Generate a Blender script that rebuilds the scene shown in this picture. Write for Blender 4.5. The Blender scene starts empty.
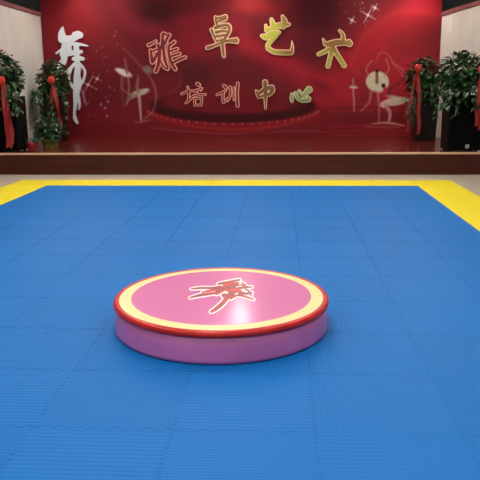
import bpy, bmesh, math, random
import numpy as np
from mathutils import Vector, Matrix
random.seed(7)
rng = np.random.default_rng(5)
C = bpy.context.scene
COL = C.collection
PI = math.pi

# ------------------------------------------------------------------ helpers
def lin(r, g, b):
    f = lambda c: c/12.92 if c <= .04045 else ((c+.055)/1.055)**2.4
    return (f(r/255), f(g/255), f(b/255), 1)

def mat(name, rgb, rough=.5, metal=0., spec=.5, coat=0., emit=None, strength=0.):
    m = bpy.data.materials.new(name); m.use_nodes = True
    b = m.node_tree.nodes['Principled BSDF']
    b.inputs['Base Color'].default_value = lin(*rgb)
    b.inputs['Roughness'].default_value = rough
    b.inputs['Metallic'].default_value = metal
    b.inputs['Specular IOR Level'].default_value = spec
    b.inputs['Coat Weight'].default_value = coat
    if emit:
        b.inputs['Emission Color'].default_value = lin(*emit)
        b.inputs['Emission Strength'].default_value = strength
    return m

def nd(m, kind, **kw):
    n = m.node_tree.nodes.new(kind)
    for k, v in kw.items(): setattr(n, k, v)
    return n
def lk(m, a, b): m.node_tree.links.new(a, b)

def noise_tint(m, rgb_a, rgb_b, scale, detail=4, stretch=(1, 1, 1)):
    """two tones of a material, mixed by object-space noise"""
    b = m.node_tree.nodes['Principled BSDF']
    tc = nd(m, 'ShaderNodeTexCoord'); mp = nd(m, 'ShaderNodeMapping')
    mp.inputs['Scale'].default_value = stretch
    nz = nd(m, 'ShaderNodeTexNoise'); nz.inputs['Scale'].default_value = scale; nz.inputs['Detail'].default_value = detail
    cr = nd(m, 'ShaderNodeValToRGB')
    cr.color_ramp.elements[0].position = .35; cr.color_ramp.elements[0].color = lin(*rgb_a)
    cr.color_ramp.elements[1].position = .65; cr.color_ramp.elements[1].color = lin(*rgb_b)
    lk(m, tc.outputs['Object'], mp.inputs['Vector']); lk(m, mp.outputs['Vector'], nz.inputs['Vector'])
    lk(m, nz.outputs['Fac'], cr.inputs['Fac']); lk(m, cr.outputs['Color'], b.inputs['Base Color'])
    return m

def link(name, me, m=None, parent=None, loc=None):
    o = bpy.data.objects.new(name, me); COL.objects.link(o)
    if me and m and not len(me.materials): me.materials.append(m)
    if parent: o.parent = parent
    if loc: o.location = loc
    return o
def mesh(name, verts, faces, smooth=False):
    me = bpy.data.meshes.new(name); me.from_pydata([tuple(v) for v in verts], [], faces); me.update()
    if smooth:
        me.polygons.foreach_set('use_smooth', [True]*len(me.polygons))
    return me
def from_bm(name, bm, smooth=False):
    bmesh.ops.recalc_face_normals(bm, faces=bm.faces[:])
    me = bpy.data.meshes.new(name); bm.to_mesh(me); bm.free()
    if smooth: me.polygons.foreach_set('use_smooth', [True]*len(me.polygons))
    return me
def tag(o, label=None, cat=None, group=None, kind=None):
    if label: o['label'] = label
    if cat: o['category'] = cat
    if group: o['group'] = group
    if kind: o['kind'] = kind
    return o
def empty(name, loc):
    o = bpy.data.objects.new(name, None); COL.objects.link(o); o.location = loc; return o

def add_box(bm, x0, y0, z0, x1, y1, z1, bevel=0, taper=None):
    vs = [bm.verts.new(p) for p in ((x0,y0,z0),(x1,y0,z0),(x1,y1,z0),(x0,y1,z0),(x0,y0,z1),(x1,y0,z1),(x1,y1,z1),(x0,y1,z1))]
    if taper:
        cx, cy = (x0+x1)/2, (y0+y1)/2
        for v in vs[:4]: v.co.x = cx+(v.co.x-cx)*taper; v.co.y = cy+(v.co.y-cy)*taper
    fs = [bm.faces.new([vs[i] for i in q]) for q in ((3,2,1,0),(4,5,6,7),(0,1,5,4),(1,2,6,5),(2,3,7,6),(3,0,4,7))]
    if bevel:
        es = list({e for f in fs for e in f.edges})
        bmesh.ops.bevel(bm, geom=es, offset=bevel, segments=3, affect='EDGES', profile=.5)
def box_mesh(name, *a, **k):
    bm = bmesh.new(); add_box(bm, *a, **k); return from_bm(name, bm)

def lathe(name, prof, n=96, smooth=True):
    bm = bmesh.new(); rings = []
    for r, z in prof:
        if r < 1e-6: rings.append([bm.verts.new((0, 0, z))])
        else: rings.append([bm.verts.new((r*math.cos(2*PI*i/n), r*math.sin(2*PI*i/n), z)) for i in range(n)])
    for a, b in zip(rings, rings[1:]):
        for i in range(n):
            j = (i+1) % n
            if len(a) == 1 and len(b) == 1: continue
            if len(a) == 1: bm.faces.new((a[0], b[i], b[j]))
            elif len(b) == 1: bm.faces.new((a[i], a[j], b[0]))
            else: bm.faces.new((a[i], a[j], b[j], b[i]))
    return from_bm(name, bm, smooth)

def add_tube(bm, pts, rad, n=6):
    pts = [Vector(p) for p in pts]; rings = []
    for i, p in enumerate(pts):
        t = (pts[min(i+1, len(pts)-1)]-pts[max(i-1, 0)]).normalized()
        a = t.orthogonal().normalized(); b = t.cross(a)
        r = rad[i] if isinstance(rad, (list, tuple)) else rad
        rings.append([bm.verts.new(p+a*r*math.cos(2*PI*k/n)+b*r*math.sin(2*PI*k/n)) for k in range(n)])
    for a, b in zip(rings, rings[1:]):
        for k in range(n): bm.faces.new((a[k], a[(k+1) % n], b[(k+1) % n], b[k]))
    bm.faces.new(rings[0][::-1]); bm.faces.new(rings[-1])

# brush-stroke shapes: a union of tapering strokes turned into a clean outline
def spline(pts, k=7):
    P = np.array([[q[0], q[1], q[2]] for q in pts], float)
    if len(P) == 2: P = np.array([P[0], (P[0]+P[1])/2, P[1]])
    out = []
    Q = np.vstack([2*P[0]-P[1], P, 2*P[-1]-P[-2]])
    for i in range(1, len(Q)-2):
        for t in np.linspace(0, 1, k, endpoint=False):
            a, b, c, d = Q[i-1], Q[i], Q[i+1], Q[i+2]
            out.append(.5*(2*b+(c-a)*t+(2*a-5*b+4*c-d)*t*t+(3*b-a-3*c+d)*t**3))
    out.append(P[-1]); out = np.array(out); out[:, 2] = np.maximum(out[:, 2], .15)
    return out
def stroke_field(strokes, X, Y):
    F = np.full(X.shape, 1e9)
    for s in strokes:
        P = spline(s)
        for a, b in zip(P, P[1:]):
            dx, dy = b[0]-a[0], b[1]-a[1]; L = dx*dx+dy*dy+1e-9
            t = np.clip(((X-a[0])*dx+(Y-a[1])*dy)/L, 0, 1)
            F = np.minimum(F, np.hypot(X-a[0]-t*dx, Y-a[1]-t*dy)-(a[2]+t*(b[2]-a[2])))
    return F
def shape_mesh(name, strokes, step, inset, place, d0, d1, holes=None):
    """plate with the outline of the strokes (shrunk by inset); place(x,y,depth) gives the 3D point"""
    A = np.array([q[:2] for s in strokes for q in s]); R = max(q[2] for s in strokes for q in s)+2*step+max(0, -inset)
    xs = np.arange(A[:, 0].min()-R, A[:, 0].max()+R, step); ys = np.arange(A[:, 1].min()-R, A[:, 1].max()+R, step)
    X, Y = np.meshgrid(xs, ys); F = stroke_field(strokes, X, Y)+inset
    if holes: F = np.maximum(F, -(stroke_field(holes, X, Y)-inset))
    F[np.abs(F) < 1e-4] = 1e-4
    pts, ids, faces = [], {}, []
    def key(k, x, y):
        if k not in ids: ids[k] = len(pts); pts.append((x, y))
        return ids[k]
    ny, nx = F.shape
    for j in range(ny-1):
        for i in range(nx-1):
            cs = ((i, j), (i+1, j), (i+1, j+1), (i, j+1)); v = [F[b, a] for a, b in cs]
            if min(v) >= 0: continue
            poly = []
            for q in range(4):
                a, b = cs[q], cs[(q+1) % 4]; fa, fb = v[q], v[(q+1) % 4]
                if fa < 0: poly.append(key(a, xs[a[0]], ys[a[1]]))
                if (fa < 0) != (fb < 0):
                    t = fa/(fa-fb)
                    poly.append(key(tuple(sorted((a, b))), xs[a[0]]+t*(xs[b[0]]-xs[a[0]]), ys[a[1]]+t*(ys[b[1]]-ys[a[1]])))
            if len(poly) > 2: faces.append(poly)
    n = len(pts); cnt = {}
    for f in faces:
        for a, b in zip(f, f[1:]+f[:1]): cnt[(a, b)] = 1
    V = [place(x, y, d1) for x, y in pts]+[place(x, y, d0) for x, y in pts]
    Fc = list(faces)+[[q+n for q in f[::-1]] for f in faces]
    for (a, b) in cnt:
        if (b, a) not in cnt: Fc.append([b, a, a+n, b+n])
    me = mesh(name, V, Fc)
    bm = bmesh.new(); bm.from_mesh(me); bmesh.ops.recalc_face_normals(bm, faces=bm.faces[:]); bm.to_mesh(me); bm.free()
    return me

# ------------------------------------------------------------------ dimensions (metres, mat tops at z = 0)
FLOOR = -.02
T = .6
XL, XR, YI = -3.45, 1.95, 9.8          # blue field of mats
STAGE_Y, STAGE_Z = 11.21, .342
BACK_Y = 14.7
CEIL = 3.75

# ------------------------------------------------------------------ materials
M_blue = mat('blue_foam', (2, 113, 193), .5, spec=.2)
def mat_pattern(m, var):
    b = m.node_tree.nodes['Principled BSDF']
    tc = nd(m, 'ShaderNodeTexCoord'); sp = nd(m, 'ShaderNodeSeparateXYZ'); lk(m, tc.outputs['Object'], sp.inputs[0])
    def wave(sock, per, off=0.):
        a = nd(m, 'ShaderNodeMath', operation='MULTIPLY'); a.inputs[1].default_value = 2*PI/per; lk(m, sock, a.inputs[0])
        s = nd(m, 'ShaderNodeMath', operation='SINE'); lk(m, a.outputs[0], s.inputs[0]); return s.outputs[0]
    p = nd(m, 'ShaderNodeMath', operation='MULTIPLY'); lk(m, wave(sp.outputs['X'], .040), p.inputs[0]); lk(m, wave(sp.outputs['Y'], .060), p.inputs[1])
    ab = nd(m, 'ShaderNodeMath', operation='ABSOLUTE'); lk(m, p.outputs[0], ab.inputs[0])
    bp = nd(m, 'ShaderNodeBump'); bp.inputs['Strength'].default_value = .5; bp.inputs['Distance'].default_value = .003
    lk(m, ab.outputs[0], bp.inputs['Height']); lk(m, bp.outputs['Normal'], b.inputs['Normal'])
    oi = nd(m, 'ShaderNodeObjectInfo'); mr = nd(m, 'ShaderNodeMapRange')
    mr.inputs['To Min'].default_value = 1-var; mr.inputs['To Max'].default_value = 1+var; lk(m, oi.outputs['Random'], mr.inputs['Value'])
    hs = nd(m, 'ShaderNodeHueSaturation'); hs.inputs['Color'].default_value = b.inputs['Base Color'].default_value[:]
    lk(m, mr.outputs['Result'], hs.inputs['Value']); lk(m, hs.outputs['Color'], b.inputs['Base Color'])
mat_pattern(M_blue, .035)
M_yellow = mat('yellow_foam', (252, 228, 40), .5, spec=.25); mat_pattern(M_yellow, .02)
M_floor = noise_tint(mat('beige_tile', (205, 190, 172), .3), (206, 192, 176), (196, 180, 162), 3)
M_white = noise_tint(mat('white_panel', (216, 212, 204), .6), (220, 216, 208), (210, 205, 196), 1.5)
M_grey = mat('grey_wall', (120, 125, 122), .7)
M_ceil = mat('ceiling_grey', (150, 148, 145), .8)
M_trim = noise_tint(mat('trim_wood', (140, 92, 92), .4), (146, 98, 98), (122, 74, 76), 4)
M_riser = noise_tint(mat('riser_wood', (74, 28, 14), .4, spec=.3), (78, 30, 16), (62, 22, 10), 6, 5, (.3, 1, 6))
M_deck = noise_tint(mat('deck_wood', (96, 28, 20), .25, coat=.3), (104, 32, 22), (80, 22, 16), 5, 5, (.4, 6, 1))
M_nosing = mat('nosing', (214, 176, 142), .35)
M_black = mat('black_cabinet', (6, 6, 7), .6, spec=.15)
M_grille = mat('black_grille', (4, 4, 5), .8, spec=.1)
M_silver = mat('silver_badge', (190, 190, 185), .4, metal=.3)
M_rubber = mat('black_rubber', (15, 15, 15), .7)
M_leaf = noise_tint(mat('leaf', (32, 62, 34), .42), (18, 44, 24), (62, 98, 54), 7, 3)
M_leaf2 = noise_tint(mat('fern_leaf', (44, 78, 50), .4), (30, 60, 38), (74, 108, 74), 9, 3)
M_stem = mat('stem', (58, 84, 46), .5)
M_soil = mat('soil', (40, 28, 20), .9)
M_ribbon = mat('red_ribbon', (158, 34, 32), .5)
M_bow = mat('red_bow', (204, 48, 34), .45)
M_pink = mat('pink_vinyl', (228, 136, 182), .17, spec=.13)
M_side = noise_tint(mat('mauve_vinyl', (212, 120, 180), .3), (216, 124, 184), (204, 114, 172), 4)
M_cream = mat('cream_vinyl', (248, 234, 168), .35, spec=.3)
M_red = noise_tint(mat('red_piping', (214, 34, 24), .3), (222, 38, 26), (194, 26, 22), 8)
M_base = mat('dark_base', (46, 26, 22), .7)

# ------------------------------------------------------------------ setting
tag(link('floor', box_mesh('floor', -6.4, -3.5, FLOOR-.1, 4.7, 15.6, FLOOR), M_floor), kind='structure')
tag(link('ceiling', box_mesh('ceiling', -6.4, -3.5, CEIL, 4.7, 15.6, CEIL+.1), M_ceil), kind='structure')
tag(link('wall_back', box_mesh('wall_back', -6.4, 15.5, FLOOR, 4.7, 15.6, CEIL), M_grey), kind='structure')
tag(link('wall_front', box_mesh('wall_front', -6.4, -3.6, FLOOR, 4.7, -3.5, CEIL), M_white), kind='structure')
tag(link('wall_far_left', box_mesh('wall_far_left', -6.5, -3.5, FLOOR, -6.4, 15.5, CEIL), M_grey), kind='structure')
tag(link('wall_far_right', box_mesh('wall_far_right', 4.7, -3.5, FLOOR, 4.8, 15.5, CEIL), M_grey), kind='structure')

def wing(name, x0, y0, x1, y1, ztop, side):
    """white stage side wall of upright panels, with shallow grooves between the panels"""
    bm = bmesh.new(); d = Vector((x1-x0, y1-y0, 0)); L = d.length; d.normalize(); nrm = Vector((-d.y, d.x, 0))*side
    n = 6; prof = []
    for k in range(n):
        a, b = L*k/n, L*(k+1)/n
        prof += [(a+.001, .008), (a+.012, 0), (b-.012, 0), (b-.001, .008)]
    base = Vector((x0, y0, 0)); lo, hi = [], []
    for s, q in prof:
        p = base+d*s+nrm*q
        lo.append(bm.verts.new((p.x, p.y, STAGE_Z))); hi.append(bm.verts.new((p.x, p.y, ztop)))
    for s in (L, 0):
        p = base+d*s+nrm*.08
        lo.append(bm.verts.new((p.x, p.y, STAGE_Z))); hi.append(bm.verts.new((p.x, p.y, ztop)))
    m = len(lo)
    for i in range(m): bm.faces.new((lo[i], lo[(i+1) % m], hi[(i+1) % m], hi[i]))
    bm.faces.new(hi); bm.faces.new(lo[::-1])
    return tag(link(name, from_bm(name, bm), M_white), kind='structure')
def wing_trim(name, x0, y0, x1, y1, z, side):
    d = Vector((x1-x0, y1-y0, 0)).normalized(); nrm = Vector((-d.y, d.x, 0))*side
    bm = bmesh.new(); a = Vector((x0, y0, z)); b = Vector((x1, y1, z)); q0 = -nrm*.02; q1 = nrm*.1; up = Vector((0, 0, .085))
    vs = [bm.verts.new(p) for p in (a+q0, b+q0, b+q1, a+q1, a+q0+up, b+q0+up, b+q1+up, a+q1+up)]
    for q in ((3,2,1,0),(4,5,6,7),(0,1,5,4),(1,2,6,5),(2,3,7,6),(3,0,4,7)): bm.faces.new([vs[i] for i in q])
    bmesh.ops.bevel(bm, geom=bm.edges[:], offset=.01, segments=2, affect='EDGES')
    tag(link(name, from_bm(name, bm), M_trim), kind='structure')
LW = (-5.03, STAGE_Y+.05, -5.05, BACK_Y); RW = (3.62, STAGE_Y+.05, 3.24, BACK_Y)
wing('wall_left', *LW, 2.86, 1); wing_trim('trim_1', *LW, 2.86, 1)
wing('wall_right', *RW, 2.76, -1); wing_trim('trim_2', *RW, 2.76, -1)

st = tag(empty('stage', (0, STAGE_Y, FLOOR)), 'low dark brown wooden stage with a pale edge strip at the far end', 'stage')
def wpart(name, parent, me, m):
    o = link(name, me, m, parent); o.location = -parent.location; return o
wpart('riser', st, box_mesh('riser', -6.3, STAGE_Y, FLOOR, 4.6, STAGE_Y+.06, STAGE_Z-.03), M_riser)
wpart('deck', st, box_mesh('deck', -6.3, STAGE_Y+.06, STAGE_Z-.06, 4.6, 15.4, STAGE_Z), M_deck)
wpart('edge_strip', st, box_mesh('edge_strip', -6.3, STAGE_Y-.015, STAGE_Z-.032, 4.6, STAGE_Y+.06, STAGE_Z, bevel=.006), M_nosing)

# ------------------------------------------------------------------ printed backdrop
def to_wall(u, v, depth=0.):     # drawing units of the backdrop artwork -> world, depth = distance in front of its face
    return (-5.89537+.021411*u-.0017567*v-1.78e-6*u*u+6.61e-6*u*v, BACK_Y-depth, 3.22363-.00030831*u-.02073264*v+2e-8*u*u+1.66e-6*u*v)
def to_art(X, Z):
    return (281.0427+46.678375*X+.320164*Z+.198527*X*X+.733082*X*Z, 154.7736-.076826*X-49.4239*Z-.001911*X*X-.212204*X*Z)

def paint(u, v):
    """the artwork printed on the vinyl: silk folds, a round stage, dancers, ribbons of light, stars"""
    s = u.shape
    img = np.empty(s+(3,)); img[:] = (122, 24, 32)
    def over(a, rgb):
        a = np.clip(a, 0, 1)[..., None]; img[:] = img*(1-a)+np.array(rgb, float)*a
    sm = lambda x: (lambda t: t*t*(3-2*t))(np.clip(x, 0, 1))
    def ell(cx, cy, rx, ry, rgb, a, soft=.5, ang=0.):
        c, q = math.cos(ang), math.sin(ang); x, y = (u-cx)*c+(v-cy)*q, -(u-cx)*q+(v-cy)*c
        over(a*sm((1-np.hypot(x/rx, y/ry))/soft), rgb)
    def line(pts, rgb, a, soft=1.):
        P = spline([p if len(p) == 3 else (*p, .5) for p in pts], 6)
        lo, hi = P.min(0), P.max(0); R = hi[2]+soft+1
        k = (u > lo[0]-R) & (u < hi[0]+R) & (v > lo[1]-R) & (v < hi[1]+R)
        uu, vv = u[k], v[k]; F = np.full(uu.shape, 1e9)
        for p, q in zip(P, P[1:]):
            dx, dy = q[0]-p[0], q[1]-p[1]; t = np.clip(((uu-p[0])*dx+(vv-p[1])*dy)/(dx*dx+dy*dy+1e-9), 0, 1)
            F = np.minimum(F, np.hypot(uu-p[0]-t*dx, vv-p[1]-t*dy)-(p[2]+t*(q[2]-p[2])))
        al = np.zeros(s); al[k] = a*sm(.5-F/(2*soft)); over(al, rgb)
    # silk
    ell(70, 20, 75, 90, (142, 26, 32), .7, 1)
    ell(95, 95, 60, 70, (104, 20, 28), .6, 1)
    ell(158, 14, 34, 22, (86, 14, 22), .9, .8)
    line([(112, -6, 8), (122, 12, 8), (140, 26, 7), (165, 30, 5)], (152, 26, 46), .75, 9)
    ell(203, 42, 52, 24, (152, 24, 40), .85, .7)
    line([(178, 22, 6), (215, 20, 6), (245, 30, 6)], (160, 26, 42), .6, 7)
    ell(255, 6, 45, 14, (164, 30, 32), .8, .9)
    ell(236, 70, 70, 26, (112, 20, 28), .8, .8)
    ell(196, 74, 26, 22, (90, 20, 24), .7, .8)
    ell(318, 12, 34, 34, (88, 12, 24), .9, .7)
    ell(312, 44, 30, 26, (104, 16, 28), .75, .9)
    line([(246, 44, 8), (286, 62, 9), (318, 82, 10), (350, 96, 8)], (186, 30, 46), .75, 10)
    line([(320, 110, 14), (352, 62, 16), (392, 24, 18), (436, 4, 14)], (176, 28, 40), .9, 16)
    ell(398, 78, 66, 58, (186, 34, 46), .75, .9)
    ell(404, 40, 24, 20, (150, 30, 36), .8, .9)
    line([(350, 66, 2), (366, 34, 2), (400, 12, 2), (440, 14, 2)], (196, 52, 52), .5, 5)
    line([(270, 72, 4), (300, 84, 4), (330, 96, 4)], (150, 22, 38), .6, 6)
    ell(320, 84, 22, 7, (128, 20, 34), .7, .9, .5)
    ell(70, 125, 60, 26, (92, 18, 24), .7, .9)
    ell(112, 116, 34, 18, (130, 30, 44), .6, 1)
    # printed stage floor and round podium
    band = sm((v-101)/10); over(.75*band, (126, 22, 28))
    for k, y in enumerate((104, 110, 126, 131, 135)):
        line([(330, y+1, .5), (380, y, 1.2), (440, y+1, .8)], (190, 44, 50), .45, 2)
        line([(44, y+20, .3), (110, y+10, .8), (170, y+18, .5)], (150, 36, 42), .25, 2)
    ell(233, 112, 92, 21, (150, 22, 30), .8, .15)
    ell(233, 106, 88, 18, (74, 10, 16), .95, .12)
    ell(233, 101, 84, 15, (132, 22, 30), .9, .3)
    for k in range(27):
        a = PI*(.05+.9*k/26); x, y = 233+86*math.cos(a), 109+15*math.sin(a)
        ell(x, y, 1.7, 1.1, (206, 120, 110), .75, .8)
    line([(150, 113, .4), (190, 126, .7), (233, 130, .8), (280, 126, .7), (318, 113, .4)], (176, 44, 46), .7, 1.5)
    line([(150, 128, .3), (200, 133, .6), (240, 134, .5), (262, 131, .3)], (198, 84, 84), .5, 1)
    line([(262, 134, .3), (300, 131, .6), (330, 133, .3)], (190, 76, 78), .5, 1)
    # lights in the artwork: dust and stars
    r2 = np.random.default_rng(11)
    for k in range(46):
        x, y = (78+r2.random()*40, 25+r2.random()*92) if k < 30 else (340+r2.random()*40, 2+r2.random()*26)
        ell(x, y, .9+.6*r2.random(), .9+.6*r2.random(), (226, 150, 140), .3+.5*r2.random(), .9)
    def star(x, y, L, a=.9):
        for q in (.5, .5+PI/2): line([(x-L*math.cos(q), y-L*math.sin(q), .1), (x, y, .5), (x+L*math.cos(q), y+L*math.sin(q), .1)], (246, 206, 206), a, .8)
        ell(x, y, 2, 2, (255, 235, 230), a, .9)
    star(88, 84, 10, .7); star(97, 78, 5, .6); star(368, 15, 9); star(352, 20, 4.5); star(375, 8, 4.5)
    for y in range(5): line([(81+y*.8, 88+y*3, .6), (84+y*.5, 93+y*3, .6)], (206, 160, 190), .5, 1)
    for x, y in ((101, 104), (105, 108), (107, 116), (108, 101)): ell(x, y, 1.6, 2.2, (214, 150, 190), .7, .8)
    # dancers on the left
    pale = (206, 176, 160); grey = (158, 120, 106)
    line([(122, 47, .4), (132, 56, .7), (140, 65, .7), (150, 72, .6)], (176, 100, 96), .55, 1)
    line([(143, 68, .4), (153, 82, .8), (156, 98, .8), (152, 112, .7), (142, 121, .5)], (180, 116, 104), .6, 1)
    line([(126, 72, .5), (122, 90, .6), (124, 106, .4)], (150, 96, 86), .5, 1)
    ell(124, 72, 11, 4.2, (226, 200, 184), .95, .5, .42); ell(118, 69, 5, 2.6, (222, 200, 186), .8, .8, .3)
    line([(125, 58, 1), (126, 66, 1.5), (127, 72, 1.6)], (150, 80, 78), .8, 1)
    line([(128, 75, 1), (129, 88, .9), (127, 102, .7)], grey, .7, 1); line([(122, 75, .9), (122, 88, .8), (131, 94, .6)], grey, .6, 1)
    ell(148, 69, 8, 6, (142, 116, 100), .85, .7, .5)
    ell(140, 92, 13, 4.4, (198, 170, 150), .9, .6, -.25); ell(133, 96, 6, 3.4, (150, 124, 108), .8, .8, -.5); ell(146, 89, 4, 2, pale, .8, .8, -.2)
    line([(138, 78, 1.2), (137, 85, 1.5), (138, 91, 1.8)], (150, 104, 92), .8, 1)
    ell(138, 75, 1.8, 2.2, (120, 78, 68), .9, .6)
    line([(139, 94, 1.7), (140, 106, 1.3), (141, 120, .9)], (194, 150, 134), .85, .8)
    line([(137, 94, 1.2), (130, 98, 1), (126, 104, .7)], grey, .8, 1)
    line([(134, 122, .3), (142, 122, .6), (150, 120, .3)], pale, .5, 1)
    line([(170, 92, .4), (180, 84, .7), (180, 70, .4)], (150, 66, 66), .5, 1)
    # dancers on the right
    line([(376, 62, .5), (380, 52, .8), (388, 54, .8), (396, 66, .7), (408, 82, .7), (410, 100, .7), (404, 118, .5)], (198, 92, 92), .6, 1.2)
    line([(392, 62, .4), (402, 68, .7), (410, 80, .5)], (206, 120, 116), .6, 1)
    ell(353.5, 86.5, 6.2, 2.2, (222, 190, 176), .9, .7, .1); ell(357, 72, 5, 6, (170, 60, 66), .5, .9)
    line([(353, 78, .8), (353.5, 85, 1.1)], (180, 110, 104), .9, .8); ell(354, 76, 1.2, 1.5, (110, 50, 46), .9, .6)
    line([(353, 88, .9), (354, 100, .8), (354, 111, .6)], (200, 130, 122), .85, .8)
    ell(377.5, 81, 12.5, 11.5, (212, 190, 160), .95, .16, .2); ell(377, 80, 6, 6, (196, 170, 142), .6, .9)
    for k in range(12):
        a = k*PI/6+.2; line([(377, 81, .2), (377+11*math.cos(a), 81+10*math.sin(a), .3)], (180, 150, 124), .4, .6)
    line([(377, 66, 1), (377, 74, 1.4), (377, 82, 1.3)], (128, 54, 52), .9, .8)
    ell(377, 70, 2.2, 2.4, (60, 24, 24), .9, .5); line([(370, 76, .7), (366, 68, .7), (372, 60, .6)], (190, 120, 108), .7, .8); line([(384, 76, .7), (389, 68, .7), (386, 58, .6)], (190, 120, 108), .7, .8)
    line([(371, 92, 1.4), (369, 102, 1.1), (361, 111, .7)], (188, 104, 98), .75, 1)
    line([(378, 92, 1.3), (379, 106, 1), (379, 122, .7)], (186, 104, 98), .75, 1)
    line([(386, 88, 1), (380, 92, 1), (374, 90, .7)], (196, 120, 108), .8, .8); line([(389, 90, 1.5), (394, 86, 1.3), (402, 80, 1), (408, 72, .7)], (130, 34, 36), .9, .7)
    ell(383.5, 85, 2.6, 2.8, (46, 20, 22), .97, .4)
    line([(385, 88, 1.8), (386, 94, 2.4), (389, 100, 2)], (190, 40, 60), .9, 1); line([(389, 92, 1.3), (391, 98, 1.3)], (92, 34, 34), .9, .8)
    ell(396, 101, 13, 5, (196, 168, 142), .95, .3, -.18); ell(394, 97, 10, 3, (206, 176, 150), .8, .7, .25); ell(404, 99, 6, 4, (170, 140, 116), .6, .9)
    line([(390, 100, 2.2), (383, 104, 2.8), (384, 106, 1.8)], (226, 160, 146), .95, .8)
    line([(386, 105, 1.9), (390, 113, 1.6), (389, 121, 1.2)], (206, 130, 120), .9, .8)
    line([(372, 124, .4), (388, 123, .9), (404, 126, .5)], (226, 170, 160), .75, 1)
    line([(366, 127, .4), (384, 128, .5), (400, 128, .3)], (206, 120, 116), .5, 1)
    m_ = np.array((122, 24, 32)); return np.clip(m_+(img-m_)*1.18, 0, 255)*.9+np.array((0, 4, 5))

bx0, bx1, bz0, bz1, st_ = -5.04, 3.235, STAGE_Z, 3.6, .0155
nx, nz = int((bx1-bx0)/st_), int((bz1-bz0)/st_)
gx = np.linspace(bx0, bx1, nx); gz = np.linspace(bz0, bz1, nz); GX, GZ = np.meshgrid(gx, gz)
co = np.stack([GX.ravel(), np.full(GX.size, BACK_Y), GZ.ravel()], 1)
i = np.arange(nx-1)[None, :]+nx*np.arange(nz-1)[:, None]
quads = np.stack([i, i+1, i+1+nx, i+nx], -1).reshape(-1, 4)
rim = list(range(nx))+[nx*k+nx-1 for k in range(1, nz)]+[nx*(nz-1)+k for k in range(nx-2, -1, -1)]+[nx*k for k in range(nz-2, 0, -1)]
back = [(*co[k][[0]], BACK_Y+.05, co[k][2]) for k in rim]
nv = len(co); faces = quads.tolist(); m_ = len(rim)
for k in range(m_): faces.append([rim[(k+1) % m_], rim[k], nv+k, nv+(k+1) % m_])
faces.append([nv+k for k in range(m_)][::-1])
me = mesh('stage_backdrop', co.tolist()+back, faces)
U, V = to_art(GX, GZ); rgb = np.clip(paint(U, V), 0, 255)/255
rgb = np.where(rgb <= .04045, rgb/12.92, ((rgb+.055)/1.055)**2.4).reshape(-1, 3)
full = np.ones((len(me.vertices), 4), np.float32); full[:nv, :3] = rgb; full[nv:, :3] = (.15, .01, .015)
ca = me.color_attributes.new('print', 'FLOAT_COLOR', 'POINT'); ca.data.foreach_set('color', full.ravel())
M_print = mat('printed_vinyl', (120, 20, 30), .5, spec=.15)
vc = nd(M_print, 'ShaderNodeVertexColor', layer_name='print')
lk(M_print, vc.outputs['Color'], M_print.node_tree.nodes['Principled BSDF'].inputs['Base Color'])
tag(link('stage_backdrop', me, M_print), 'wide dark red printed backdrop with silk folds and ballet dancers behind the stage', 'backdrop')

# ------------------------------------------------------------------ raised characters on the backdrop
def crop(ox, oy, s, strokes, k=1.): return [[(ox+x/s, oy+y/s, r/s*k) for x, y, r in q] for q in strokes]
G = {}
G['dance'] = crop(55, 25, 4.8, [
    [(39, 10, 3), (34, 40, 14), (38, 66, 20)], [(40, 66, 18), (80, 66, 17), (112, 46, 18)], [(98, 46, 14), (122, 48, 15)],
    [(8, 134, 4), (40, 112, 7), (60, 92, 7), (110, 90, 8), (158, 98, 3)], [(45, 96, 11), (48, 140, 16), (42, 190, 11)],
    [(70, 98, 10), (74, 136, 11)], [(104, 98, 12), (106, 140, 13)], [(40, 138, 14), (80, 132, 12), (126, 126, 9)],
    [(34, 176, 11), (20, 208, 9), (48, 228, 10), (72, 212, 9), (96, 184, 7)], [(92, 160, 9), (114, 156, 11), (136, 160, 8)],
    [(108, 164, 11), (112, 200, 14), (108, 240, 15), (110, 280, 19), (104, 330, 14), (100, 380, 9), (95, 425, 6), (98, 452, 8), (109, 472, 5)],
    [(124, 186, 5), (146, 222, 5), (136, 266, 6), (112, 300, 6)], [(80, 212, 4), (70, 252, 4), (82, 288, 6), (104, 310, 7)],
    [(110, 330, 8), (120, 380, 5), (116, 404, 4)]])
G['elegant'] = crop(140, 25, 8, [
    [(72, 158, 14), (105, 142, 11), (130, 124, 10)], [(148, 158, 16), (160, 205, 17), (152, 300, 17), (130, 364, 16)],
    [(88, 200, 13), (96, 250, 16), (102, 292, 17)], [(90, 212, 12), (140, 192, 12), (176, 186, 10)], [(142, 226, 16), (112, 284, 15)],
    [(170, 288, 10), (196, 332, 12), (222, 352, 10)], [(186, 74, 16), (182, 122, 15), (170, 190, 12)], [(192, 120, 12), (192, 200, 15), (204, 280, 15), (226, 340, 12)],
    [(236, 78, 14), (216, 112, 14), (202, 152, 12)], [(240, 152, 13), (232, 212, 14), (252, 290, 15), (284, 348, 15)],
    [(236, 166, 12), (278, 132, 13)], [(240, 208, 12), (298, 188, 13)], [(248, 248, 12), (318, 226, 13)], [(264, 298, 13), (320, 270, 14), (362, 254, 13)],
    [(190, 68, 14), (240, 84, 10)]], 1.2)
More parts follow.
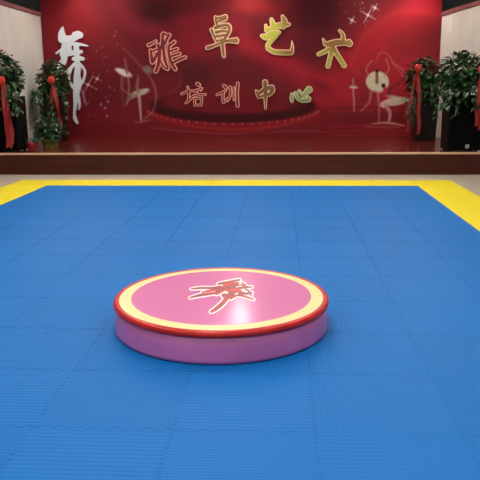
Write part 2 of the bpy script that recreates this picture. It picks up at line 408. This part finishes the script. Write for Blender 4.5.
G['outstanding'] = crop(200, 10, 9.6, [
    [(152, 76, 20), (160, 120, 20), (176, 160, 18)], [(160, 82, 20), (205, 80, 22), (246, 68, 24)], [(176, 112, 18), (244, 86, 22)],
    [(112, 190, 20), (132, 240, 18), (160, 300, 17)], [(150, 170, 24), (220, 148, 22), (272, 150, 24), (282, 196, 24), (246, 262, 22)],
    [(158, 214, 22), (220, 200, 20), (262, 206, 18)], [(158, 250, 20), (240, 240, 18)], [(162, 296, 18), (246, 276, 18)],
    [(76, 360, 24), (150, 334, 20), (240, 300, 20), (350, 284, 26)], [(354, 300, 22), (300, 300, 18)], [(210, 280, 20), (222, 370, 22), (230, 440, 18)]])
G['art'] = crop(255, 10, 9.6, [
    [(158, 92, 18), (170, 130, 28), (182, 180, 24)], [(104, 150, 16), (112, 196, 22)], [(264, 66, 18), (284, 120, 32), (270, 160, 26)],
    [(118, 194, 24), (200, 160, 30), (260, 146, 30), (324, 140, 20)],
    [(66, 246, 18), (110, 256, 34), (180, 226, 34), (228, 214, 22)], [(220, 224, 20), (170, 276, 24), (126, 330, 24), (126, 366, 24)],
    [(126, 364, 24), (180, 396, 26), (260, 404, 28), (346, 404, 26)], [(350, 400, 24), (358, 350, 16), (354, 298, 7)]])
G['skill'] = crop(310, 25, 9.6, [
    [(124, 132, 10), (150, 180, 24), (200, 180, 36), (270, 165, 34), (370, 168, 26)], [(370, 166, 34), (376, 174, 34)], [(284, 54, 15), (316, 94, 20), (316, 140, 26)],
    [(184, 228, 24), (130, 256, 24), (84, 276, 22)], [(218, 210, 32), (196, 290, 26), (172, 390, 24)], [(224, 220, 26), (266, 290, 26), (326, 384, 26)]])
G['train'] = crop(175, 75, 6.857, [
    [(46, 128, 9), (84, 112, 10), (122, 104, 8)], [(88, 78, 8), (96, 120, 10), (92, 180, 9)], [(76, 190, 9), (104, 166, 9), (132, 134, 7)],
    [(154, 56, 13), (166, 64, 13)], [(128, 108, 9), (160, 96, 9), (186, 88, 8)], [(150, 104, 8), (156, 130, 8)], [(112, 150, 8), (160, 134, 9), (208, 132, 9)],
    [(134, 160, 9), (138, 206, 9)], [(136, 160, 9), (186, 156, 9)], [(186, 156, 9), (180, 200, 9)], [(138, 206, 9), (180, 204, 9)], [(176, 84, 7), (180, 104, 7)]])
G['instruct'] = crop(175, 75, 6.857, [
    [(336, 70, 12), (352, 86, 12)], [(290, 132, 10), (318, 122, 10), (346, 108, 9)], [(332, 112, 10), (330, 160, 10), (334, 188, 10)], [(334, 188, 9), (360, 158, 8)],
    [(378, 78, 10), (382, 130, 10), (362, 176, 9)], [(404, 84, 9), (406, 168, 9)], [(432, 54, 12), (426, 120, 12), (430, 210, 13)]])
G['middle'] = crop(250, 75, 6.857, [
    [(104, 46, 20), (108, 100, 18), (106, 170, 12), (107, 228, 8)], [(42, 104, 9), (54, 130, 14), (60, 152, 12)], [(60, 124, 16), (110, 92, 18), (150, 82, 20)],
    [(152, 82, 18), (152, 104, 20), (134, 132, 14)], [(62, 150, 12), (110, 134, 14), (140, 126, 12)]])
G['heart'] = crop(250, 75, 6.857, [
    [(288, 130, 12), (286, 160, 14), (288, 180, 10)], [(312, 122, 14), (326, 154, 14), (356, 172, 16), (400, 168, 18)], [(336, 104, 10), (352, 124, 13), (372, 146, 14)],
    [(404, 98, 26), (376, 124, 14), (372, 140, 10)], [(396, 142, 8), (410, 160, 12)]])
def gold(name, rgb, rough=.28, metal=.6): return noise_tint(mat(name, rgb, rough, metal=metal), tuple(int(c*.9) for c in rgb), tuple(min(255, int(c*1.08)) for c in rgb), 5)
pale_rim = mat('pale_acrylic', (252, 208, 170), .4)
pink_rim = mat('pink_acrylic', (252, 176, 158), .4)
white_rim = mat('white_acrylic', (216, 221, 228), .4)
lime_reflect = noise_tint(mat('gold_lime_reflection', (172, 166, 66), .28, metal=.6), (196, 196, 76), (150, 106, 64), 1.3, 1); olive_reflect = gold('gold_olive_reflection', (146, 104, 62), .3, .3); red_reflect = gold('gold_red_reflection', (128, 24, 34), .3, .15); green = gold('gold_green_reflection', (176, 186, 120))  # mirror-gold faces: the room they reflect is painted into each face colour
def character(name, key, face, rimm, label, group, rimw):
    e = tag(empty(name, to_wall(*np.mean([q[:2] for s in G[key] for q in s], axis=0), 0)), label, 'lettering', group)
    wpart('raised_plate', e, shape_mesh('raised_plate', G[key], .55, 0, lambda x, y, d: to_wall(x, y, d), -.004, .045), rimm)
    if face is not None:
        wpart('face_plate', e, shape_mesh('face_plate', G[key], .5, rimw, lambda x, y, d: to_wall(x, y, d), .0451, .052), face)
    return e
gA, gB = 'large raised characters on the backdrop', 'small raised characters on the backdrop'
character('raised_character', 'dance', None, white_rim, 'tall white brush-written character 舞 with a long drip, left end of backdrop', None, 0)
character('raised_character', 'elegant', red_reflect, pink_rim, 'large gold character 雅, red reflections painted in, pale outline, first of the upper four', gA, .95)
character('raised_character', 'outstanding', olive_reflect, pale_rim, 'large gold character 卓 with painted brownish reflections, second of the upper four', gA, .95)
character('raised_character', 'art', lime_reflect, pale_rim, 'large gold character 艺 with a long hooked tail, third of the upper four', gA, .95)
character('raised_character', 'skill', lime_reflect, pale_rim, 'large yellow-gold character 术, last of the upper four, beside printed stars', gA, .95)
character('raised_character', 'train', red_reflect, pink_rim, 'small gold character 培, red reflections painted in, pink outline, first of the lower four', gB, .75)
character('raised_character', 'instruct', red_reflect, pink_rim, 'small gold character 训, dark red reflections painted in, upright strokes, second of the lower four', gB, .75)
character('raised_character', 'middle', olive_reflect, pale_rim, 'small gold character 中 with one long stem, third of the lower four', gB, .75)
character('raised_character', 'heart', green, mat('mint_acrylic', (226, 226, 180), .4), 'small gold character 心 with painted pale green reflections, last of the lower four', gB, .75)

# ------------------------------------------------------------------ interlocking mats
def tile_mesh(name, m, flat=()):
    """one jigsaw-edged mat, centred on its origin, top at z=0; flat = sides (S,E,N,W) that are straight"""
    h = T/2; n = 16; amp = .008; gap = .00035
    loop = []
    dirs = {'S': ((-h, -h), (1, 0), (0, -1)), 'E': ((h, -h), (0, 1), (1, 0)), 'N': ((h, h), (-1, 0), (0, 1)), 'W': ((-h, h), (0, -1), (-1, 0))}
    for k in 'SENW':
        o, d, q = dirs[k]
        for j in range(n):
            if k in flat: prof = ((0, -gap),) if j == 0 else ()
            else:
                a = amp if j % 2 == 0 else -amp
                g = gap/T*n
                e0, e1 = (.13, .87) if True else (0, 0)
                if j == 0: prof = ((0, 0), (.04, a), (e1-g, a))
                elif j == n-1: prof = ((e0+g, a), (.96, a))
                else: prof = ((e0-.13+.06*(1), a), (.94, a))
            for t, w in prof:
                s = (j+t)/n*T; w2 = w-gap if w else -gap
                loop.append((o[0]+d[0]*s+q[0]*w2, o[1]+d[1]*s+q[1]*w2))
    bm = bmesh.new()
    top = [bm.verts.new((x, y, 0)) for x, y in loop]; bot = [bm.verts.new((x, y, FLOOR)) for x, y in loop]
    f = bm.faces.new(top); bm.faces.new(bot[::-1]); N = len(loop)
    for k in range(N): bm.faces.new((bot[k], bot[(k+1) % N], top[(k+1) % N], top[k]))
    r = bmesh.ops.inset_region(bm, faces=[f], thickness=.0009, depth=0)
    for v in f.verts: v.co.z = 0
    for v in top: v.co.z = -.0009
    me = from_bm(name, bm); me.materials.append(m)
    return me
ORD = ['', 'first', 'second', 'third', 'fourth', 'fifth', 'sixth', 'seventh', 'eighth', 'ninth', 'tenth', 'eleventh', 'twelfth', 'thirteenth']
tile_cache = {}
def place_mat(name, cx, cy, m, flat, rot, label, group):
    rotmap = {0: 'SENW', 1: 'WSEN'}[rot]      # side of the mesh that ends up at S,E,N,W
    fl = tuple(sorted({'SENW'[rotmap.index(k)] if False else rotmap['SENW'.index(k)] for k in flat}))
    key = (m.name, fl)
    if key not in tile_cache: tile_cache[key] = tile_mesh(name, m, fl)
    o = link(name, tile_cache[key], None, None, (cx, cy, 0)); o.rotation_euler = (0, 0, rot*PI/2)
    return tag(o, label, 'floor mat', group)
near_name = {12: 'nearest row', 11: 'second-nearest row', 10: 'third-nearest row', 9: 'fourth-nearest row'}
near_first = {12: 3, 11: 3, 10: 2, 9: 2}         # first column that enters the picture from the left
near_last = {12: 7, 11: 7, 10: 7, 9: 7}
for r in range(13):                                # rows from the stage towards the camera
    for c in range(9):                             # columns from the left border
        cx, cy = XL+T*(c+.5), YI-T*(r+.5)
        if r in near_name and near_first[r] <= c <= near_last[r]:
            k = c-near_first[r]+1
            lab = f"blue foam floor mat in the {near_name[r]}, {ORD[k]} from the photo's left edge"
        else:
            lab = f"blue foam floor mat, {ORD[r+1]} blue row from the stage, {ORD[c+1]} from left yellow border"
        if abs(cx+.36) < .31 and abs(cy-3.9) < .31: lab = 'blue foam floor mat under the middle of the pink round podium'
        place_mat('foam_floor_mat', cx, cy, M_blue, (), (r+c) % 2, lab, 'blue interlocking floor mats')
for c in range(-1, 10):
    flat = ('N',)+(('W',) if c == -1 else ())+(('E',) if c == 9 else ())
    lab = 'yellow foam border mat in the far left corner of the mats' if c == -1 else 'yellow foam border mat in the far right corner of the mats' if c == 9 else \
        f'yellow foam border mat in the far row nearest the stage, {ORD[c+1]} from left corner mat'
    place_mat('border_foam_mat', XL+T*(c+.5), YI+T/2, M_yellow, flat, 0, lab, 'yellow border mats')
for r in range(13):
    place_mat('border_foam_mat', XL-T/2, YI-T*(r+.5), M_yellow, ('W',), 0, f'yellow foam border mat down the left side, {ORD[r+1]} from the far left corner mat', 'yellow border mats')
    place_mat('border_foam_mat', XR+T/2, YI-T*(r+.5), M_yellow, ('E',), 0, f'yellow foam border mat down the right side, {ORD[r+1]} from the far right corner mat', 'yellow border mats')

# ------------------------------------------------------------------ round podium
PX, PY, PR, PH = -.354, 3.916, .643, .185
pod = tag(empty('round_podium', (PX, PY, 0)), 'low round pink podium with cream ring and red piped rim on the blue mats', 'podium')
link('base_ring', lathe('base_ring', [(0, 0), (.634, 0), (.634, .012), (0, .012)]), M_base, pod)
link('side_band', lathe('side_band', [(.61, .006), (.637, .004), (.638, .02), (.633, .09), (.626, .16), (.6, .16)]), M_side, pod)
bm = bmesh.new()
rp = [(.621+.0215*math.cos(a), .1645+.0215*math.sin(a)) for a in np.linspace(0, 2*PI, 17)]
link('piped_rim', lathe('piped_rim', rp), M_red, pod)
link('cream_ring', lathe('cream_ring', [(.535, .170), (.535, PH-.001), (.537, PH-.0005), (.545, PH-.0005), (.595, PH-.0006), (.605, PH-.002), (.612, PH-.004), (.612, .170)]), M_cream, pod)
link('top_pad', lathe('top_pad', [(0, .170), (.537, .170), (.538, PH-.001), (.5365, PH+.0008), (.535, PH+.001), (.52, PH+.001), (0, PH+.001)]), M_pink, pod)
def to_top(x, y, d):
    X = -4.74152932+.014344326*x+.012710512*y-2.8156e-5*x*y-8.026e-6*y*y
    Y = 17.842151588+.000292148*x-.074659811*y-2.75e-7*x*y+9.2419e-5*y*y
    return (X-PX, Y-PY, PH+.001+d)
E_ = crop(180, 270, 5.333, [
    [(60, 103, 4), (110, 98, 6), (170, 98, 7), (215, 92, 8)], [(52, 150, 4), (100, 138, 8), (160, 128, 9), (205, 122, 8)], [(116, 122, 4), (160, 112, 7), (200, 104, 8)],
    [(204, 76, 6), (250, 68, 8), (318, 54, 6)], [(236, 80, 10), (280, 78, 12), (310, 72, 8)], [(196, 124, 14), (236, 100, 18), (290, 92, 14), (340, 84, 6)],
    [(236, 136, 18), (280, 116, 22), (320, 118, 14)], [(290, 104, 8), (340, 96, 7), (384, 92, 4)], [(330, 70, 5), (350, 84, 5), (356, 96, 4)],
    [(258, 140, 14), (226, 180, 14), (190, 210, 12), (166, 224, 8)], [(270, 148, 14), (300, 132, 14), (330, 138, 8), (372, 152, 5), (392, 158, 4)],
    [(320, 122, 8), (356, 128, 7), (384, 122, 4)], [(350, 104, 5), (370, 118, 5), (380, 140, 4)]], .8)
holes_ = crop(180, 270, 5.333, [[(232, 126, 4), (248, 120, 5), (252, 126, 5)], [(294, 130, 4), (306, 128, 5)], [(300, 92, 3), (330, 88, 3)]])
em = link('emblem', shape_mesh('emblem', E_, .4, -1.3, to_top, .0002, .0010), mat('white_outline', (255, 244, 244), .4), pod)
link('brush_character', shape_mesh('brush_character', E_, .35, 0, to_top, .0011, .0018, holes_), noise_tint(mat('red_ink', (196, 40, 30), .35), (214, 34, 26), (140, 26, 20), 14), em)

# ------------------------------------------------------------------ plants
def leaf(verts, faces, p, out, size, droop):
    """heart-shaped leaf with a folded midrib and a drooping tip"""
    out = Vector(out).normalized(); up = Vector((0, 0, 1)); side = out.cross(up)
    if side.length < .05: side = Vector((1, 0, 0))
    side.normalize(); nrm = side.cross(out).normalized()
    prof = [(0, .0), (.1, .46), (.38, .56), (.75, .34), (1, 0)]
    base = len(verts); rows = []
    for t, w in prof:
        c = Vector(p)+out*size*t-up*(droop*size*t*t)
        if w == 0: verts.append(c); rows.append([len(verts)-1])
        else:
            verts.extend([c-side*w*size+nrm*.1*size, c, c+side*w*size+nrm*.1*size]); k = len(verts); rows.append([k-3, k-2, k-1])
    faces.append([rows[0][0], rows[1][0], rows[1][1]]); faces.append([rows[0][0], rows[1][1], rows[1][2]])
    for a, b in zip(rows[1:-2], rows[2:-1]):
        faces.append([a[0], b[0], b[1], a[1]]); faces.append([a[1], b[1], b[2], a[2]])
    a, b = rows[-2], rows[-1]; faces.append([a[0], b[0], a[1]]); faces.append([a[1], b[0], a[2]])
def bushy(root, centre, rx, ry, rz, n, size, seed, vines=(), leafmat=M_leaf, stems=True, source=None):
    R = random.Random(seed); V, F = [], []; bm = bmesh.new(); c = Vector(centre); src = Vector(source or (c.x, c.y, c.z-rz*.8))
    for k in range(n):
        a = R.uniform(0, 2*PI); z = R.uniform(-.75, 1); q = math.sqrt(max(0, 1-z*z)); s = R.uniform(.55, 1)*(1+.12*R.uniform(-1, 1))
        d = Vector((q*math.cos(a)*rx, q*math.sin(a)*ry, z*rz)); p = c+d*s
        out = Vector((d.x, d.y, d.z*.5))+Vector((R.uniform(-.4, .4), R.uniform(-.4, .4), R.uniform(-.2, .3)))*max(rx, rz)
        leaf(V, F, p, out, size*R.uniform(.65, 1.25), R.uniform(.2, .9))
        if stems and k % 6 == 0: add_tube(bm, [src, src.lerp(p, .5)+Vector((0, 0, .06*rz)), p], [.005, .004, .002], 5)
    for (x0, y0, z0, x1, y1, z1) in vines:
        pts = []
        for t in np.linspace(0, 1, 9):
            w = t**1.4
            pts.append(Vector((x0+(x1-x0)*math.sin(t*PI/2)+R.uniform(-.012, .012), y0+(y1-y0)*math.sin(t*PI/2), z0+(z1-z0)*w)))
        add_tube(bm, pts, .004, 5)
        for j in range(1, 9):
            for _ in range(2):
                p = pts[j]+Vector((R.uniform(-.02, .02), R.uniform(-.02, .02), R.uniform(-.04, .04)))
                leaf(V, F, p, (R.uniform(-1, 1), R.uniform(-1.2, .1), R.uniform(-.6, .1)), size*R.uniform(.6, 1.05), .7)
    for q in list(V)+[b.co for b in bm.verts]:          # leaves bend away from the side wall
        if q.x < -4.9: q.x = -4.9-.1*math.tanh((-4.9-q.x)/.1)
    fo = link('foliage', mesh('foliage', V, F, True), leafmat, root); fo.location = -root.location
    so = link('stems', from_bm('stems', bm, True), M_stem, root); so.location = -root.location
    return fo

def speaker(x0, x1, y0, y1, ztop, label, badge=True):
    e = tag(empty('loudspeaker', ((x0+x1)/2, (y0+y1)/2, STAGE_Z)), label, 'loudspeaker', 'black loudspeakers at the stage corners')
    z0 = STAGE_Z
    wpart('cabinet', e, box_mesh('cabinet', x0, y0+.02, z0+.02, x1, y1, ztop, bevel=.012), M_black)
    # perforated grille with a slightly bowed front
    bm = bmesh.new(); n = 14; ww = (x1-x0)/2-.025; cx = (x0+x1)/2; rows = []
    for zz in (z0+.05, ztop-.03):
        rows.append([bm.verts.new((cx+ww*t, y0+.016-.016*(1-t*t), zz)) for t in np.linspace(-1, 1, n)]+[bm.verts.new((cx+ww*t, y0+.022, zz)) for t in (1, -1)])
    m = len(rows[0])
    for k in range(m): bm.faces.new((rows[0][k], rows[0][(k+1) % m], rows[1][(k+1) % m], rows[1][k]))
    bm.faces.new(rows[0][::-1]); bm.faces.new(rows[1])
    wpart('grille', e, from_bm('grille', bm), M_grille)
    for sx in (x0+.06, x1-.06):
        for sy in (y0+.08, y1-.06):
            f = lathe('rubber_foot', [(0, 0), (.022, 0), (.026, .02), (0, .02)], 16); o = link('rubber_foot', f, M_rubber, e); o.location = Vector((sx, sy, z0))-e.location
    if not badge: return e
    bm = bmesh.new(); bx = x0+.325 if x0 > 0 else x1-.1; bz = z0+.085
    add_box(bm, bx-.03, y0-.003, bz-.03, bx+.03, y0+.004, bz+.03, bevel=.002)
    bd = wpart('badge', e, from_bm('badge', bm), M_silver)
    # cut-out cross mark of the badge
    bm = bmesh.new()
    for a in (PI/4, -PI/4):
        vs = []
        for (u, w) in ((-.026, -.005), (.026, -.005), (.026, .005), (-.026, .005)):
            vs.append(bm.verts.new((bx+u*math.cos(a)-w*math.sin(a), y0-.0042, bz+u*math.sin(a)+w*math.cos(a))))
        f = bm.faces.new(vs); g = bmesh.ops.extrude_face_region(bm, geom=[f])
        for v in g['geom']:
            if isinstance(v, bmesh.types.BMVert): v.co.y += .001
    o = link('badge_mark', from_bm('badge_mark', bm), M_black, bd)
    return e
def pot(root, cx, cy, z, r, h, m, name='pot'):
    o = link(name, lathe(name, [(0, 0), (r*.78, 0), (r*.8, .01), (r*.97, h*.86), (r*1.05, h*.86), (r*1.05, h), (r*.95, h), (r*.93, h*.9), (0, h*.88)], 40), m, root)
    o.location = Vector((cx, cy, z))-root.location
    s = link('soil', lathe('soil', [(0, .0), (r*.93, 0), (r*.8, .012), (0, .02)], 24), M_soil, root); s.location = Vector((cx, cy, z+h*.89))-root.location
M_pot = mat('dark_pot', (30, 30, 28), .5)

# right front speaker + plant
RSX0, RSX1, RSY, RSZ = 2.69, 3.24, 11.32, 1.24
speaker(RSX0, RSX1, RSY, RSY+.48, RSZ, 'tall black loudspeaker with a small silver badge at the right end of the stage')
pl = tag(empty('potted_plant', (2.96, RSY+.24, RSZ)), 'trailing green potted plant on top of the right loudspeaker', 'plant', 'leafy plants along the stage')
pot(pl, 2.96, RSY+.24, RSZ, .15, .22, M_pot)
R1 = random.Random(3)
bushy(pl, (2.93, RSY+.2, RSZ+.36), .40, .30, .33, 680, .088, 21,
      [(2.6+.09*k, RSY+.02, RSZ+.2, 2.57+.09*k+R1.uniform(-.05, .05), RSY-.09, RSZ-R1.uniform(.02, .34)) for k in range(8)])
# left front speaker + plant
LSX0, LSX1, LSY, LSZ = -4.99, -4.46, 11.42, 1.27
speaker(LSX0, LSX1, LSY, LSY+.48, LSZ, 'tall black loudspeaker at the left end of the stage, behind a long red ribbon', False)
pl = tag(empty('potted_plant', (-4.72, LSY+.24, LSZ)), 'trailing green potted plant with small pink blooms on top of the left loudspeaker', 'plant', 'leafy plants along the stage')
pot(pl, -4.72, LSY+.24, LSZ, .15, .22, M_pot)
fo = bushy(pl, (-4.69, LSY+.2, LSZ+.36), .29, .28, .34, 620, .085, 22,
      [(-4.92+.07*k, LSY+.02, LSZ+.2, -4.95+.078*k+R1.uniform(-.04, .04), LSY-.09, LSZ-R1.uniform(-.02, .26)) for k in range(8)])
def bloom(root, p, r, m):
    V, F = [], []
    for k in range(7):
        a = 2*PI*k/7; leaf(V, F, p, (math.cos(a), math.sin(a), .5), r, -.2)
    o = link('bloom', mesh('bloom', V, F, True), m, root); o.location = -root.location
M_bloom = mat('pink_bloom', (190, 120, 110), .5)
for p in ((-4.72, LSY-.06, LSZ+.70), (-4.6, LSY-.1, LSZ+.71), (-4.66, LSY-.12, LSZ+.66)): bloom(pl, p, .07, M_bloom)

# two tall dark planters in the back corners
def planter(cx, cy, w, z1, label, seed, vines, dome):
    e = tag(empty('tall_planter', (cx, cy, STAGE_Z)), label, 'plant', 'leafy plants along the stage')
    bm = bmesh.new(); add_box(bm, cx-w/2, cy-w/2, STAGE_Z, cx+w/2, cy+w/2, z1, bevel=.012, taper=.86)
    wpart('planter_box', e, from_bm('planter_box', bm), mat('planter_black', (14, 11, 10), .35))
    bm = bmesh.new(); add_box(bm, cx-w/2-.015, cy-w/2-.015, z1-.05, cx+w/2+.015, cy+w/2+.015, z1+.004, bevel=.008)
    wpart('planter_rim', e, from_bm('planter_rim', bm), M_black)
    bm = bmesh.new(); add_box(bm, cx-w/2+.02, cy-w/2+.02, z1, cx+w/2-.02, cy+w/2-.02, z1+.02)
    wpart('soil', e, from_bm('soil', bm), M_soil)
    bushy(e, *dome, seed, vines, source=(cx, cy, z1))
R2 = random.Random(9)
planter(-4.62, 13.86, .46, 1.26, 'tall dark planter of trailing green leaves in the back left corner of the stage', 31,
        [(-4.92+.1*k, 13.6, 1.4, -4.98+.115*k+R2.uniform(-.04, .04), 13.53, R2.uniform(.62, 1.15)) for k in range(7)], ((-4.57, 13.82, 1.56), .31, .27, .39, 600, .088))
planter(2.82, 13.86, .46, 1.26, 'tall dark planter of trailing green leaves in the back right corner of the stage', 32,
        [(2.52+.09*k, 13.6, 1.45, 2.43+.112*k+R2.uniform(-.04, .04), 13.53, R2.uniform(.62, 1.2)) for k in range(7)], ((2.76, 13.82, 1.58), .33, .27, .36, 580, .088))

# small pots on the stage edge, left
e = tag(empty('potted_fern', (-4.2, 12.3, STAGE_Z)), 'low bushy green plant in a yellow-green pot on the stage floor', 'plant', 'leafy plants along the stage')
pot(e, -4.2, 12.3, STAGE_Z, .17, .15, noise_tint(mat('yellow_green_pot', (128, 124, 52), .5), (140, 136, 60), (96, 100, 40), 14))
bushy(e, (-4.2, 12.27, STAGE_Z+.33), .28, .22, .21, 420, .07, 41, [], M_leaf2)
e = tag(empty('flower_pot', (-4.32, 11.66, STAGE_Z)), 'small red wrapped flower pot beside the left loudspeaker', 'flower pot')
o = link('pot', lathe('pot', [(0, 0), (.06, 0), (.065, .01), (.085, .11), (.1, .15), (.09, .15), (.075, .11), (0, .1)], 24), mat('red_wrap', (156, 40, 42), .5), e)
bushy(e, (-4.32, 11.66, STAGE_Z+.17), .09, .08, .06, 40, .05, 43, [], M_leaf2)

# ------------------------------------------------------------------ ribbons
def ribbon(x, y, z, tails, label, bow_r=.065):
    e = tag(empty('ribbon_bow', (x, y, z)), label, 'ribbon', 'red ribbons hung on the stage plants')
    # rosette: loops of ribbon around a knot
    V, F = [], []
    for ring, (nl, r, tilt) in enumerate(((8, bow_r*.8, .25), (6, bow_r*.55, .7))):
        for k in range(nl):
            a = 2*PI*(k+.5*ring)/nl; d = Vector((math.cos(a), 0, math.sin(a))); sd = Vector((-math.sin(a), 0, math.cos(a))); w = bow_r*.3
            prev = None
            for q in range(9):
                t = q/8; u = math.sin(PI*t); c = d*r*u+Vector((0, -1, 0))*(r*(.35+tilt)*.6*math.sin(2*PI*t)*.6+.02*ring+.012)
                ww = w*(.45+.55*u); V += [c-sd*ww, c+sd*ww]; k2 = len(V)
                if prev is not None: F.append([prev-2, prev-1, k2-1, k2-2])
                prev = k2
    o = link('rosette', mesh('rosette', V, F, True), M_bow, e); sol = o.modifiers.new('t', 'SOLIDIFY'); sol.thickness = .002
    kb = bmesh.new(); bmesh.ops.create_uvsphere(kb, u_segments=14, v_segments=8, radius=bow_r*.36); o = link('knot', from_bm('knot', kb, True), M_bow, e); o.location = (0, -.03, 0)
    for (x1, z1, w, ph, dy) in tails:
        V, F = [], []; n = 26
        for q in range(n+1):
            t = q/n; zz = -bow_r*.4+(z1-z+bow_r*.4)*t
            xx = (x1-x)*(1-(1-t)**2)+.012*math.sin(5*t*PI+ph)*t
            yy = dy-.02+.014*math.sin(3*PI*t+ph)
            wl = w*(.6+.4*min(1, t*5)); tw = .35*math.sin(2.2*PI*t+ph)
            notch = 0
            row = []
            for g in (-1, -.5, 0, .5, 1):
                V.append((xx+wl/2*g*math.cos(tw), yy+wl/2*g*math.sin(tw)+.006*math.cos(PI*g), zz+(w*.45*(1-abs(g)) if q == n else 0)))
            if q:
                b = len(V)-10
                for g in range(4): F.append([b+g, b+g+1, b+g+6, b+g+5])
        o = link('tail', mesh('tail', V, F, True), M_ribbon, e); sol = o.modifiers.new('t', 'SOLIDIFY'); sol.thickness = .0015
ribbon(-4.60, LSY-.16, 1.53, [(-4.60+.02, .40, .10, .3, .06), (-4.53, .47, .075, 1.6, .09)], 'long red ribbon with a rosette hanging down the left loudspeaker', .085)
ribbon(3.12, RSY-.16, 1.64, [(3.10, .74, .06, .8, .06), (3.17, .68, .06, 2.2, .08)], 'long red ribbon at the right edge, hanging down the right loudspeaker', .075)
ribbon(-4.50, 13.47, 1.55, [(-4.40, .60, .085, .5, .05), (-4.57, .40, .05, 1.9, .07)], 'red ribbon with a bright rosette on the back left planter', .095)
ribbon(2.58, 13.47, 1.72, [(2.44, .50, .06, .2, .06), (2.65, .45, .075, 1.2, .05)], 'red ribbon with two spread tails on the back right planter', .085)

# ------------------------------------------------------------------ lamps
M_diff = mat('lamp_diffuser', (255, 255, 255), .5, emit=(255, 250, 244), strength=15)
M_diff2 = mat('stage_lamp_diffuser', (255, 255, 255), .5, emit=(255, 244, 232), strength=27.0)
M_frame = mat('lamp_frame', (225, 225, 222), .4)
def panel(x, y, w, d, m, label, group):
    e = tag(empty('ceiling_light', (x, y, CEIL)), label, 'ceiling light', group)
    bm = bmesh.new(); t = .03
    add_box(bm, -w/2-t, -d/2-t, -.03, w/2+t, -d/2, 0); add_box(bm, -w/2-t, d/2, -.03, w/2+t, d/2+t, 0)
    add_box(bm, -w/2-t, -d/2, -.03, -w/2, d/2, 0); add_box(bm, w/2, -d/2, -.03, w/2+t, d/2, 0)
    link('lamp_frame', from_bm('lamp_frame', bm), M_frame, e)
    link('diffuser', box_mesh('diffuser', -w/2, -d/2, -.022, w/2, d/2, -.004), m, e)
for a, y in enumerate((-.4, 2.4, 5.2, 8.0, 10.8)):
    for b, x in enumerate((-3.6, -.75, 2.1)):
        panel(x, y, .9, .9, M_diff, f"square ceiling light over the mats, {ORD[a+1]} row from the camera end, {('left', 'middle', 'right')[b]}", 'square ceiling lights over the mats')
for k, x in enumerate((-3.8, -.82, 2.1)): panel(x, 13.4, .26, 1.6, M_diff2, f"narrow ceiling light over the stage, {('left', 'middle', 'right')[k]} one", 'narrow ceiling lights over the stage')
def downlight(x, y, label, watts, cone=1.5):
    e = tag(empty('downlight', (x, y, CEIL)), label, 'downlight', 'round downlights in front of the backdrop')
    link('lamp_frame', lathe('lamp_frame', [(.05, 0), (.08, 0), (.08, -.02), (.06, -.03), (.05, -.01)], 32), M_frame, e)
    L = bpy.data.lights.new('spot', 'SPOT'); L.energy = watts; L.spot_size = cone; L.spot_blend = .9; L.shadow_soft_size = .05; L.color = (1, .93, .85)
    o = bpy.data.objects.new('spot', L); COL.objects.link(o); o.parent = e; o.location = (0, 0, -.04); o.rotation_euler = (.18, 0, 0)
downlight(-4.15, 14.25, 'round downlight above the left end of the backdrop', 55)
downlight(-.65, 14.25, 'round downlight above the middle of the backdrop', 34)
downlight(2.75, 14.25, 'round downlight above the right end of the backdrop', 75)
w = bpy.data.worlds.new('world'); C.world = w; w.use_nodes = True
w.node_tree.nodes['Background'].inputs[0].default_value = (.5, .52, .55, 1); w.node_tree.nodes['Background'].inputs[1].default_value = .05

# ------------------------------------------------------------------ camera
cam = bpy.data.cameras.new('camera'); cam.sensor_width = 36; cam.sensor_fit = 'HORIZONTAL'; cam.lens = 36*681.27/480; cam.clip_end = 100
co_ = bpy.data.objects.new('camera', cam); COL.objects.link(co_)
fw = Vector((-.059507869, .973625778, -.22025362)); rt = Vector((.998211513, .05930211, -.0075520971)); up = rt.cross(fw)
M3 = Matrix((rt, up, -fw)).transposed()
co_.matrix_world = Matrix.Translation((0, 0, 1.40824)) @ M3.to_4x4()
C.camera = co_
C.view_settings.view_transform = 'Standard'; C.view_settings.look = 'None'; C.view_settings.gamma = 1; C.view_settings.use_curve_mapping = False
C.view_settings.exposure = 0.0
